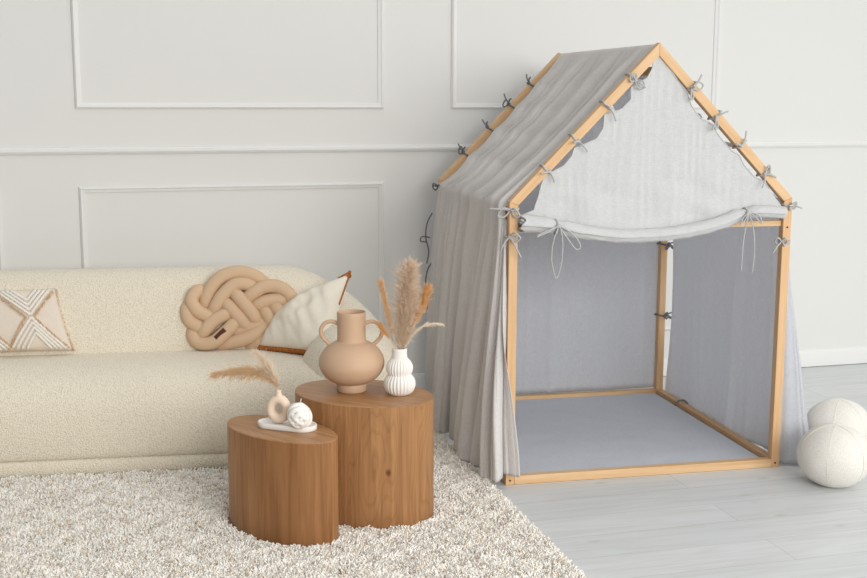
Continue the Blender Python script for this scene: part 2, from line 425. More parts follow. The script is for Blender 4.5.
# left side: roof cloth, then the hanging curtain, one length of muslin
def roof_rows(side, seed, front, back, ncol=420, nrow=46, fscal=0, gy=None):
    rows = []
    ties = [(.466, 1.614), (.361, 1.497), (.255, 1.39), (.135, 1.26), (.0, 1.114)]
    tpos = [0.02]+[1-x/.6 for x, z in ties] if side < 0 else [.02, .247, .437, .625, .808, 1.0]
    for j in range(nrow+1):
        t = j/nrow
        # scalloped back edge: meets the rafter at each tie, swings forward between
        sc = 0
        for a, b in zip(tpos[:-1], tpos[1:]):
            if a <= t <= b:
                q = (t-a)/(b-a); sc = (math.sin(PI*q)**(.8 if side < 0 else .4))*((.008+.075*t) if side < 0 else .075)
        row = []
        for c in range(ncol+1):
            s = c/ncol
            yb = back-sc-.02*max(0, 1-abs(t-.0)*6)
            pull = .10*math.sin(PI*min(t, 1))*(1-s)**2     # the pleats lean as the cloth is gathered
            g = (gy[0]-interp([(q,) for q in gy], s)[0])/(gy[0]-gy[-1])
            y = yb+(front+sc*fscal-yb)*g-pull*.6
            x = W/2*(1-t); z = HR-.006-.012*min(1, t*8)+(HE-HR)*t
            am = (.034+.008*t)*(math.sin(PI*min(1, s*1.0))**.35 if 0 < s < 1 else 0)+.002
            sag = -.022*math.sin(PI*t)*math.sin(PI*s)
            d_ = .034*min(1, .35+t*1.5)*pleat(s, t, .0065+.002*t)*(1 if side < 0 else .3)+am*(1-.9*min(1, max(0, (s-.58)/.2)))*foldfn(s, seed, [(6.2, .62), (12.7, .36), (25, .10)], t*.45)+sag
            if t < .16: d_ *= t/.16
            nx, nz = -math.sin(PHI), math.cos(PHI)
            X = x+nx*d_; Z = z+nz*d_
            row.append((X if side < 0 else W-X, y, Z))
        rows.append(row)
    return rows
fr, bk = T+.004, D-T-.004
GYL = [bk, 1.0, .78, .55, .3, .12, .055, .042, .036, .030]
GYR = [bk-.03, 1.0, .78, .55, .32, .18, .10, .06, .03]
RL = roof_rows(-1, 3.0, fr, bk, gy=GYL)
lastrow = RL[-1]
ncol = len(lastrow)-1
def lx(x, ys): return [(x, y) for y in ys]
keysL = [
    (HE-.020, [(-.004, bk), (-.006, 1.0), (-.006, .78), (-.006, .55), (-.006, .3), (-.006, .12), (-.006, .055), (-.006, .042), (-.006, .036), (-.006, .030)]),
    (.86, [(-.022, D-.01), (-.04, 1.02), (-.03, .80), (-.03, .6), (-.03, .36), (-.025, .15), (-.018, .06), (-.014, .035), (-.012, .02), (-.012, .012)]),
    (.56, [(-.040, D+.005), (-.065, 1.02), (-.06, .80), (-.045, .63), (-.06, .40), (-.05, .18), (-.035, .07), (-.025, .02), (-.02, .0), (-.008, -.010)]),
    (.28, [(-.050, D+.01), (-.08, 1.0), (-.095, .77), (-.05, .66), (-.085, .44), (-.068, .22), (-.05, .06), (-.045, -.005), (-.022, -.028), (.018, -.024)]),
    (.022, [(-.055, D+.01), (-.095, .99), (-.125, .745), (-.055, .675), (-.105, .465), (-.085, .25), (-.06, .05), (-.052, -.02), (-.018, -.04), (.044, -.032)])]
CL = drape(keysL, ncol, 74, [(6.2, .85), (12.7, .25), (25, .05)], 3.0, lambda z: .016+.024*min(1, z*1.4), 1, tucks=.034)
# blend the first curtain rows from the roof's own pleats so the cloth is continuous
for j in range(0, 9):
    f = 1-(j/9); f = f*f*(3-2*f)
    for c in range(ncol+1):
        off = lastrow[c][1]-CL[0][c][1] if j else 0
        x, y, z = CL[j][c]
        ox = lastrow[c][0]-(-.0); oy = lastrow[c][1]
        CL[j][c] = (x*(1-f)+(min(ox, .0)-.006)*f, y*(1-f)+oy*f, z)
for j in range(len(CL)):
    q = (j/(len(CL)-1))**3
    for c in range(ncol+1):
        e = min(1, max(0, (c/ncol-.70)/.2)); x, y, z = CL[j][c]
        CL[j][c] = (x-.010*q*e, y, z+.030*q*e)
mb = MB(); mb.grid(RL+CL)
canopy = mb.build('roof_and_side_cloth', M['cloth'], tent)
m = canopy.modifiers.new('thick', 'SOLIDIFY'); m.thickness = .0016; m.offset = 0

# right side cloth
RR = roof_rows(1, 8.0, fr, bk, 150, 40, fscal=3.2, gy=GYR)
lastr = RR[-1]; nc2 = len(lastr)-1
X = W+.006
keysR = [
    (HE-.03, [(X, bk-.03), (X, 1.0), (X, .78), (X, .55), (X, .32), (X, .18), (X, .10), (X+.004, .06), (X+.004, .03)]),
    (.80, [(X+.0, bk-.045), (X+.006, 1.02), (X+.008, .80), (X+.008, .56), (X+.008, .34), (X+.012, .18), (X+.03, .10), (X+.035, .06), (X+.008, .04)]),
    (.50, [(X+.0, bk-.055), (X+.008, 1.02), (X+.016, .80), (X+.012, .58), (X+.012, .36), (X+.03, .18), (X+.075, .09), (X+.07, .03), (X+.010, .042)]),
    (.25, [(X+.008, bk-.02), (X+.012, 1.02), (X+.020, .80), (X+.014, .58), (X+.016, .36), (X+.05, .18), (X+.125, .10), (X+.095, .005), (X+.010, .04)]),
    (.012, [(X+.014, D-.02), (X+.018, 1.02), (X+.022, .80), (X+.016, .60), (X+.012, .38), (X+.055, .19), (X+.160, .10), (X+.110, -.02), (X+.010, .04)])]
CR = drape(keysR, nc2, 50, [(4.5, .8), (10, .4), (21, .15)], 5.0, lambda z: .005+.012*z, -1)
for j in range(0, 7):
    f = 1-(j/7); f = f*f*(3-2*f)
    for c in range(nc2+1):
        x, y, z = CR[j][c]
        CR[j][c] = (x*(1-f)+(max(lastr[c][0], W)+.006)*f, y*(1-f)+lastr[c][1]*f, z)
o = MB().grid(RR+CR).build('roof_and_side_cloth', M['cloth_in'], tent)
m = o.modifiers.new('thick', 'SOLIDIFY'); m.thickness = .0016; m.offset = 0
# back cloth: from the rear gable down to just above the rear rail
rows = []
for j in range(50):
    t = j/49; z = (HR-.06)*(1-t)+.034*t
    xl = max(.015, (z-HE)/(HR-HE)*W/2+.04) if z > HE else .015
    row = []
    for c in range(141):
        s = c/140; x = xl+(W-2*xl)*s
        y = D+.006+(.004+.008*t)*(1+foldfn(s, 12, [(4, .6), (9, .4), (19, .15)], t*.5))*.7
        row.append((x, y, z))
    rows.append(row)
o = MB().grid(rows).build('back_cloth', M['cloth_in'], tent)
m = o.modifiers.new('thick', 'SOLIDIFY'); m.thickness = .0016; m.offset = 0

# front gable cloth with scalloped edges
GL = [(.600, 1.735), (.590, 1.71), (.581, 1.69), (.576, 1.655), (.555, 1.618), (.505, 1.592), (.490, 1.585), (.490, 1.535), (.452, 1.497), (.405, 1.483), (.382, 1.478), (.379, 1.425), (.352, 1.383),
      (.290, 1.357), (.262, 1.349), (.252, 1.318), (.222, 1.28), (.165, 1.252), (.142, 1.243), (.126, 1.19), (.098, 1.125), (.060, 1.112), (.042, 1.095), (.042, 1.06)]
GR = [(.602, 1.735), (.612, 1.705), (.65, 1.655), (.684, 1.607), (.724, 1.567), (.745, 1.512), (.782, 1.464), (.838, 1.438), (.868, 1.392), (.922, 1.335), (.958, 1.316), (.985, 1.272), (1.032, 1.226), (1.078, 1.208),
      (1.105, 1.165), (1.135, 1.128), (1.158, 1.10), (1.158, 1.06)]
def at_z(pl, z):
    for (xa, za), (xb, zb) in zip(pl[:-1], pl[1:]):
        if za >= z >= zb: return xa+(xb-xa)*((za-z)/(za-zb+1e-9))
    return pl[-1][0]
RC = [(.04, 1.058), (.11, 1.052), (.19, 1.042), (.28, 1.022), (.37, 1.008), (.46, .999), (.55, .999), (.64, 1.003), (.73, 1.012), (.82, 1.028), (.90, 1.050), (.97, 1.078), (1.03, 1.088), (1.10, 1.084), (1.163, 1.080)]
def rollz(x):
    for (xa, za), (xb, zb) in zip(RC[:-1], RC[1:]):
        if xa <= x <= xb: return za+(zb-za)*(x-xa)/(xb-xa)
    return RC[0][1] if x < RC[0][0] else RC[-1][1]
def rollr(x):
    r = .031+.012*max(0, 1-x/.3)-.004*max(0, (x-.8)/.4)
    for xt in (.185, .985): r *= 1-.28*math.exp(-((x-xt)/.022)**2)
    return r
rows = []
zt = [z for x, z in GL]
NR = 110
for j in range(NR+1):
    t = j/NR
    z = 1.735+(1.09-1.735)*t
    xl, xr = at_z(GL, z), at_z(GR, z); row = []
    for c in range(301):
        s = c/300; x = xl+(xr-xl)*s
        # below the eave line the cloth runs down to the roll
        q = max(0, (1.20-z)/.11); zz = z
        if q > 0:
            zz = 1.20+(rollz(x)+.012-1.20)*min(1, q)
        edge = min(s, 1-s)
        y = .014-.006*math.sin(PI*t)+.0022*math.sin(x*34+2*noise.noise(Vector((x*3, zz*1.5, 8))))*min(1, edge*8)*t
        y += .012*noise.noise(Vector((x*7, zz*16, 3)))*max(0, min(1, (1.3-zz)/.15))*min(1, edge*10)
        y += .0011*math.sin(x*150+5*noise.noise(Vector((x*9, zz*2.2, 4))))*min(1, edge*12)*(.4+.9*abs(noise.noise(Vector((x*6, zz*6, 1)))))
        y += .010*noise.noise(Vector((x*9-zz*6, zz*4, 13)))*max(0, 1-x/.45)*max(0, min(1, (1.36-zz)/.2))*min(1, edge*10)
        y += -.012*min(1, q)
        row.append((x, y, zz))
    rows.append(row)
gab = MB().grid(rows).build('gable_cloth', M['cloth_front'], tent)
m = gab.modifiers.new('thick', 'SOLIDIFY'); m.thickness = .0016; m.offset = 0
hem = MB()
for col_ in (0, 300):
    hem.tube([Vector(r[col_])+Vector((0, -.001, 0)) for r in rows[:NR-14]], .0028, 6)
hem.build('hem', M['cloth_front'], gab)
# rolled-up front flap: a spiral of cloth swept along the sagging line
rows = []
xs = np.linspace(.043, 1.16, 130)
for i, x in enumerate(xs):
    R = rollr(x); zc = rollz(x); row = []
    dz = (rollz(min(x+.02, 1.16))-rollz(max(x-.02, .043)))/.04
    for k_ in range(97):
        th = k_/96*2*PI*2.6
        r = R*(.28+.72*(k_/96))*(1+.05*noise.noise(Vector((x*16+.2*th, math.cos(th)*2, math.sin(th)*2))))+.0025*noise.noise(Vector((x*45, math.cos(th)*3, math.sin(th)*3)))
        lag = .010*math.sin(k_*.9)*math.exp(-((x-.043)/.01)**2)
        row.append((x+lag-dz*r*math.sin(th-.5), -.012+r*math.cos(th-.5), zc+r*math.sin(th-.5)))
    rows.append(row)
roll = MB().grid(rows).build('rolled_flap', M['cloth_front'], tent)
m = roll.modifiers.new('thick', 'SOLIDIFY'); m.thickness = .0018; m.offset = 0

# ties ----------------------------------------------------------------
def bow(center, along, out, half_a, half_o, parent, mat, seed, size=.05, tails=(.06, .05), drop=.5, lean=0, r=.0046):
    """a ribbon tied round a square bar: along = bar direction, out = where the bow faces; half sizes of the bar"""
    rd = random.Random(seed); c = Vector(center); a = Vector(along).normalized(); o_ = Vector(out).normalized(); b = a.cross(o_).normalized()
    mb = MB()
    e = .003
    loop = []
    for (p, q) in [(-half_a-e, -half_o-e), (half_a+e, -half_o-e), (half_a+e, half_o+e), (-half_a-e, half_o+e)]:
        loop.append(c+b*p+o_*q)
    pts = []
    for i in range(4):
        for f in (0, .33, .66): pts.append(loop[i].lerp(loop[(i+1) % 4], f)+a*(.004*math.sin(i*2+f)))
    mb.tube(pts, r, 6, closed=True)
    kn = c+o_*(half_o+.006)+b*(half_a*lean)
    mb.tube([kn-b*.006, kn, kn+b*.006], [r*1.2, r*2.0, r*1.2], 8)
    up = -Vector((0, 0, 1))
    for sgn in (-1, 1):
        d = (b*sgn+o_*.35+a*rd.uniform(-.5, .5)).normalized()
        L = size*rd.uniform(.75, 1.15)
        if rd.random() < .62:
            pts = spline([kn, kn+d*L*.55+o_*.012+a*.012, kn+d*L+up*L*.25, kn+d*L*.5-a*.014+up*L*.18, kn], 7)
            mb.tube(pts, r*.8, 6)
        tl_ = tails[0 if sgn < 0 else 1]*rd.uniform(.8, 1.2)
        d2 = (b*sgn*rd.uniform(.4, 1)+o_*.3+up*drop+a*rd.uniform(-.3, .3)).normalized()
        mb.tube(spline([kn, kn+d2*tl_*.5+o_*.008, kn+d2*tl_+up*tl_*.2*drop], 6), r*.8, 6)
    return mb.build('tie', mat, parent)
hh = T/2
sl = Vector((math.cos(PHI), 0, math.sin(PHI))); sr = Vector((-math.cos(PHI), 0, math.sin(PHI)))
def on_rafter(x, y, right=False):
    xx = W-x if right else x
    z = HE+(HR-HE)*xx/(W/2); n = Vector((-math.sin(PHI), 0, math.cos(PHI)))
    p = Vector((xx, y, z))-n*hh
    if right: p.x = W-p.x
    return p
for i, x in enumerate((.478, .375, .250, .135)):
    bow(on_rafter(x, hh), sl, (0, -1, 0), hh, hh, tent, M['ribbon'], 10+i, .045, (.045, .05), .25, lean=.8)
for i, x in enumerate((.752, .862, .975, 1.085)):
    bow(on_rafter(x, hh, True), sr, (.25, -1, .1), hh, hh, tent, M['ribbon'], 31+i, .05, (.05, .055), -.5 if i % 2 == 0 else .5, lean=-.8)
for i, x in enumerate((.452, .352, .245, .125)):
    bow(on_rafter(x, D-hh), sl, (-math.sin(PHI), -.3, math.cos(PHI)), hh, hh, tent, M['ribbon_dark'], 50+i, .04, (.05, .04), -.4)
bow((hh, hh, HE-.03), (0, 0, 1), (-.5, -1, 0), hh, hh, tent, M['ribbon'], 71, .05, (.07, .02), .2, lean=-.2)
bow((hh, hh, HE-.135), (0, 0, 1), (-.6, -1, 0), hh, hh, tent, M['ribbon'], 72, .05, (.06, .07), .9, lean=-.2)
bow((W-hh, hh, HE-.03), (0, 0, 1), (.3, -1, 0), hh, hh, tent, M['ribbon'], 73, .02, (.03, .05), .0, lean=.5)
bow((W-hh, hh, HE-.18), (0, 0, 1), (-.6, -1, 0), hh, hh, tent, M['ribbon'], 74, .03, (.06, .02), .9, lean=-.5)
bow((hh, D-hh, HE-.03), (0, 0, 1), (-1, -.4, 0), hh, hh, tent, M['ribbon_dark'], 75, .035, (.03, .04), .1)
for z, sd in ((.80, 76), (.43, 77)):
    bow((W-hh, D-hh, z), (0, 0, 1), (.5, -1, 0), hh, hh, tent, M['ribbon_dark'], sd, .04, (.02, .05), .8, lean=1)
# string hanging outside the rear left post
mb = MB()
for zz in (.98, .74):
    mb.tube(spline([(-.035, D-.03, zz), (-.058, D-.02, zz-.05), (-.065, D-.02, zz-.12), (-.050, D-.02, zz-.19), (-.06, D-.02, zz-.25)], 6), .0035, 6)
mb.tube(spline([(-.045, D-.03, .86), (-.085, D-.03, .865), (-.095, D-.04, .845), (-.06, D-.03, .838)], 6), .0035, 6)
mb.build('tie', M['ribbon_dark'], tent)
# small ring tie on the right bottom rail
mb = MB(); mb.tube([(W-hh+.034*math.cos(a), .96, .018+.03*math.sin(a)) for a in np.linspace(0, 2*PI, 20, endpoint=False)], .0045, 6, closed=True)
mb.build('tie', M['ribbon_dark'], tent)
# ribbons that hold the rolled flap
def roll_tie(x, strands):
    zc = rollz(x); R = rollr(x)+.003; mb = MB()
    mb.tube([(x+.002*math.sin(3*a), -.012+R*math.cos(a), zc+R*math.sin(a)) for a in np.linspace(0, 2*PI, 28, endpoint=False)], .004, 6, closed=True)
    k0 = Vector((x, -.018-R, zc+.008))
    mb.tube([k0+Vector((-.008, 0, 0)), k0, k0+Vector((.008, 0, 0))], [.005, .0085, .005], 8)
    for st in strands:
        mb.tube(spline([k0+Vector((a, -.004-abs(a)*.15, b)) for a, b in st], 8), .0027, 6)
    return mb.build('tie', M['ribbon'], roll)
roll_tie(.185, [[(0, 0), (-.022, -.06), (-.028, -.13), (-.012, -.195), (-.002, -.2), (.012, -.15), (.016, -.06), (.004, 0)],
                [(0, 0), (.04, -.02), (.075, -.055), (.085, -.085), (.066, -.09), (.036, -.05), (0, 0)],
                [(0, 0), (-.04, -.014), (-.09, -.034)], [(0, 0), (-.045, -.022), (-.092, -.040)]])
roll_tie(.985, [[(0, 0), (-.02, -.035), (-.035, -.05), (-.024, -.02), (0, 0)], [(0, 0), (-.018, -.10), (-.022, -.17), (-.024, -.235)],
                [(0, 0), (.022, -.07), (.03, -.16), (.024, -.245)], [(0, 0), (.03, -.02), (.055, -.045), (.04, -.01), (0, 0)]])

# padded mat inside the tent
mt = empty('floor_mat', (TX, TY, 0), TH, 'flat blue grey padded mat covering the floor inside the play tent', 'mat')
rows = []
def mat_ring(ins, z, n=30):
    x0, x1, y0, y1 = T+.006+ins, W-T-.006-ins, T+.006+ins, D-T-.006-ins; out = []
    for a, b in (((x0, y0), (x1, y0)), ((x1, y0), (x1, y1)), ((x1, y1), (x0, y1)), ((x0, y1), (x0, y0))):
        for i in range(n): out.append((a[0]+(b[0]-a[0])*i/n, a[1]+(b[1]-a[1])*i/n, z))
    return out
mb = MB(); rings = [mat_ring(0, .001), mat_ring(0, .012), mat_ring(.004, .019), mat_ring(.012, .022)]
mb.grid(rings, cu=True)
g = []
for j in range(41):
    g.append([(T+.018+(W-2*T-.036)*i/40, T+.018+(D-2*T-.036)*j/40, .022+(.003*noise.noise(Vector((i*.28, j*.28, 2)))+.0016*noise.noise(Vector((i*.9, j*.9, 5))))*min(1, min(i, 40-i, j, 40-j)/3)) for i in range(41)])
mb.grid(g); mb.build('cover', M['mat'], mt)

# ------------------------------------------------------------------ sofa
SR = -.111
sofa = empty('sofa', (-.43, 4.93, 0), SR, 'cream boucle sofa with low curved wraparound back on the shag rug', 'sofa')
U0, U1, VD = -.90, 1.70, .86
def rrect(ins, z, r=.26, n=14, bulge=0):
    x0, x1, y0, y1 = U0+ins, U1-ins, ins, VD-ins; r = max(.02, r-ins); out = []
    for cx, cy_, a0 in ((x1-r, y0+r, -PI/2), (x1-r, y1-r, 0), (x0+r, y1-r, PI/2), (x0+r, y0+r, PI)):
        for i in range(n+1):
            a = a0+PI/2*i/n; out.append((cx+r*math.cos(a), cy_+r*math.sin(a), z))
    # densify the long straight runs
    res = []
    m_ = len(out)
    for i in range(m_):
        p, q = Vector(out[i]), Vector(out[(i+1) % m_]); res.append(tuple(p))
        if i % (n+1) == n:      # the straight run after each corner
            for k_ in range(1, 14): res.append(tuple(p.lerp(q, k_/14)))
    return res
def loft(prof, cap=True, r=.26):
    mb = MB(); rings = [rrect(i, z, r) for i, z in prof]; mb.grid(rings, cu=True)
    n = len(rings[0])
    if cap: mb.f.append(tuple(range((len(rings)-1)*n, len(rings)*n)))
    return mb
base = loft([(.03, .014), (.014, .018), (.006, .03), (.004, .055), (.006, .076), (.014, .087), (.03, .089)]).build('base', M['boucle'], sofa)
pr = [(.03, .085), (.010, .088), (.003, .097), (.0, .12), (-.004, .16), (-.004, .22), (.002, .27), (.012, .31), (.03, .345), (.055, .378), (.09, .403), (.13, .418), (.18, .429), (.25, .434), (.33, .436)]
seat = loft(pr).build('seat', M['boucle'], sofa)
# wraparound back and arms
cen = []
UA0, UA1, VB = U0+.26, U1-.26, .62
Rb = .34
for i in range(10): cen.append((UA0, .20+(VB-Rb-.20)*i/10))
for i in range(13):
    a = PI-PI/2*i/12; cen.append((UA0+Rb+Rb*math.cos(a), VB-Rb+Rb*math.sin(a)))
for i in range(1, 36): cen.append((UA0+Rb+(UA1-UA0-2*Rb)*i/36, VB))
for i in range(13):
    a = PI/2-PI/2*i/12; cen.append((UA1-Rb+Rb*math.cos(a), VB-Rb+Rb*math.sin(a)))
for i in range(1, 11): cen.append((UA1, VB-Rb-(VB-Rb-.20)*i/10))
Lc = [0]
for a, b in zip(cen[:-1], cen[1:]): Lc.append(Lc[-1]+math.hypot(b[0]-a[0], b[1]-a[1]))
tot = Lc[-1]
def top_h(d):   # d = distance from nearer end
    x = min(1, max(0, (d-.02)/.56)); x = x*x*(3-2*x)
    return .565+(.775-.565)*x
rows = []
NP = 40
ends = [(-.17, .25), (-.155, .5), (-.125, .72), (-.08, .88), (-.04, .96)]
def ring(ix, shift, sc):
    i = min(max(ix, 0), len(cen)-1)
    a = cen[max(i-1, 0)]; b = cen[min(i+1, len(cen)-1)]; tx, ty = b[0]-a[0], b[1]-a[1]; l = math.hypot(tx, ty); tx /= l; ty /= l
    nx, ny = -ty, tx        # outward (away from the seat) for this direction of travel
    dd = min(Lc[i], tot-Lc[i]); h = top_h(dd)
    cx, cy_ = cen[i][0]+tx*shift, cen[i][1]+ty*shift
    out = []
    z0 = .36
    wmid = .255-.05*min(1, dd/.6)
    for k_ in range(NP):
        a = 2*PI*k_/NP; ca, sa = math.cos(a), math.sin(a)
        e = .62
        o_ = math.copysign(abs(ca)**e, ca); zz = math.copysign(abs(sa)**.8, sa)
        zc = (h+.10)/2; hz = (h-.10)/2
        z = zc+zz*hz*(sc if zz > 0 else 1)
        fz = (z-.1)/(h-.1)
        wd = wmid*(1-.28*max(0, fz-.45)/.55)
        off = o_*wd*sc+.035*max(0, fz-.35)*(1 if dd > .3 else dd/.3)
        out.append((cx+nx*off, cy_+ny*off, z))
    return out
for sh, sc in ends: rows.append(ring(0, sh, sc))
for i in range(len(cen)): rows.append(ring(i, 0, 1))
for sh, sc in ends[::-1]: rows.append(ring(len(cen)-1, -sh, sc))
mb = MB(); mb.grid(rows, cu=True); mb.f.append(tuple(range(NP))); mb.f.append(tuple(range((len(rows)-1)*NP, len(rows)*NP)))
mb.build('backrest', M['boucle'], sofa)

# ------------------------------------------------------------------ cushions
def pillow_pt(A, B, C, Dd, thick, u, v, side, wr=.006, seed=0, pinch=.06):
    """u, v in 0..1 over the quad A(0,0) B(1,0) C(1,1) D(0,1)"""
    # edges curve in between the corners
    eu = u+pinch*(.5-u)*4*v*(1-v)*.5; ev = v+pinch*(.5-v)*4*u*(1-u)*.5
    p = (A*(1-eu)+B*eu)*(1-ev)+(Dd*(1-eu)+C*eu)*ev
    n = (B-A).cross(Dd-A).normalized()
    b = (max(0, 16*u*(1-u)*v*(1-v)))**.42
    w = wr*b*noise.noise(Vector((u*4+seed, v*4, seed)))+wr*.7*b*noise.noise(Vector((u*9+v*5+seed, v*3, 3)))
    return p+n*side*(thick*b+w)
def pillow_mesh(A, B, C, Dd, thick, n=36, wr=.006, seed=0, pinch=.06):
    mb = MB()
    for sd in (1, -1):
        mb.grid([[pillow_pt(A, B, C, Dd, thick, i/n, j/n, sd, wr, seed, pinch) for i in range(n+1)] for j in range(n+1)])
    return mb
def weld(o, d=.0005):
    bm = bmesh.new(); bm.from_mesh(o.data); bmesh.ops.remove_doubles(bm, verts=bm.verts[:], dist=d); bmesh.ops.recalc_face_normals(bm, faces=bm.faces[:]); bm.to_mesh(o.data); bm.free()
    return o
# leaning linen pillow with a brown braid
A, B, C, Dd = Vector((.655, 5.21, .447)), Vector((.90, 4.98, .449)), Vector((1.062, 5.20, .757)), Vector((.775, 5.285, .605))
bp = empty('braided_pillow', (.80, 5.10, .42), 0, 'cream linen pillow with brown braided trim leaning in the sofa corner', 'pillow')
o0 = Vector(bp.location)
a_, b_, c_, d_ = A-o0, B-o0, C-o0, Dd-o0
weld(pillow_mesh(a_, b_, c_, d_, .085, 60, .017, 4, .05).build('cushion', M['linen'], bp))
def braid(f0, f1, n, name='braid_trim', r=.0085):
    mb = MB()
    P = [f0+(f1-f0)*i/n for i in range(n+1)]
    pts = [pillow_pt(a_, b_, c_, d_, .085, p[0], p[1], 1, 0, 4, .05) for p in P]
    nrm = (b_-a_).cross(d_-a_).normalized()
    for ph in (0, 2*PI/3, 4*PI/3):
        q = []
        for i, p in enumerate(pts):
            t = (pts[min(i+1, n)]-pts[max(i-1, 0)]).normalized(); s_ = t.cross(nrm).normalized(); nn = s_.cross(t)
            an = i*.62+ph; q.append(p+(s_*math.cos(an)+nn*math.sin(an))*r*.8)
        mb.tube(q, r, 7)
    return mb.build(name, M['braid'], bp)
braid(Vector((0, 0)), Vector((1, 0)), 70)
braid(Vector((1, .62)), Vector((1, .98)), 40, r=.0028)
braid(Vector((1, 1)), Vector((.86, 1)), 16)
mb = MB()
for k_ in range(9):
    d = Vector((random.uniform(-.3, .4), random.uniform(-.5, .2), random.uniform(.4, 1))).normalized()
    mb.tube([c_, c_+d*.012, c_+d*random.uniform(.015, .028)], [.004, .003, .0015], 5)
mb.build('tassel', M['braid'], bp)

# tufted pillow at the left
A, B, C, Dd = Vector((-.70, 5.335, .425)), Vector((-.150, 5.36, .430)), Vector((-.195, 5.50, .715)), Vector((-.70, 5.48, .715))
A = B+Vector((-.50, .055, -.006)); Dd = C+Vector((-.50, .055, -.006))
B.y = 5.335; A.y = 5.335+.055; C.y = 5.415; Dd.y = 5.415+.055; C.z = .712; Dd.z = .712; B.x += .022; A.x += .022; B.z += .026; A.z += .026; B.y -= .03; A.y -= .03
tp = empty('tufted_pillow', (-.42, 5.39, .42), 0, 'oblong linen pillow tufted with white zigzags and beige fringe at the left of the sofa', 'pillow')
o0 = Vector(tp.location); a_, b_, c_, d_ = A-o0, B-o0, C-o0, Dd-o0
TPP = (a_, b_, c_, d_, .06)
weld(pillow_mesh(*TPP, 34, .004, 9, .05).build('cushion', M['plainlinen'], tp))
def tp_pt(u, v, lift=.003):
    q = pillow_pt(*TPP, min(max(u, .01), .99), min(max(v, .02), .98), 1, .004, 9, .05)
    return q+(b_-a_).cross(d_-a_).normalized()*lift
tm = MB(); fr_r, fr_m, fr_t = [], [], []
def tline(p, q, r=.0115, n=22):
    pts = [tp_pt(p[0]+(q[0]-p[0])*i/n, p[1]+(q[1]-p[1])*i/n) for i in range(n+1)]
    tm.tube(pts, [r*(1+.25*math.sin(i*2.3)) for i in range(n+1)], 7, flat=.7)
def tfringe(p, q, n=90, L=.013):
    for i in range(n):
        f = random.random(); P = tp_pt(p[0]+(q[0]-p[0])*f, p[1]+(q[1]-p[1])*f, .002)
        d = Vector((random.uniform(-1, 1), -1.1+random.uniform(-.3, .3), random.uniform(-1, .5)))*L*.6
        fr_r.append(P); fr_m.append(P+d*.6+Vector((0, -.003, 0))); fr_t.append(P+d+Vector((0, 0, -L*.4)))
for cx, sg in ((.74, 1), (.26, -1)):
    cyv = .53
    for ds in (-1, 1):
        ve = .5+ds*.47
        for k_ in range(4):
            # arms of the X; parallel tufted lines in the wedge above and below
            o_ = k_*.042
            tline((cx, cyv+ds*(.02+o_*1.9)), (cx+sg*(.20-o_*.9), ve), .0085)
            tline((cx, cyv+ds*(.02+o_*1.9)), (cx-sg*(.24-o_*1.0), ve), .0085)
        tfringe((cx+sg*.035, cyv+ds*.02), (cx+sg*.235, ve), 90)
        tfringe((cx-sg*.04, cyv), (cx-sg*.265, ve), 110)
tm.build('tufting', M['tuft'], tp)
ev = np.linspace(0, 1, 160)
for v in ev:
    for (uu_, vv_) in ((.995, v),):
        P = tp_pt(uu_, vv_, 0); d = Vector((random.uniform(.3, 1), random.uniform(-.4, .4), random.uniform(-.8, .4)))*.012
        if v < .12 or v > .9 or random.random() < .25:
            fr_r.append(P); fr_m.append(P+d*.5); fr_t.append(P+d+Vector((0, 0, -.003)))
hairs('fringe', np.array(fr_r), np.array(fr_m), np.array(fr_t), .0016, M['fringe'], tp, tip=.6)

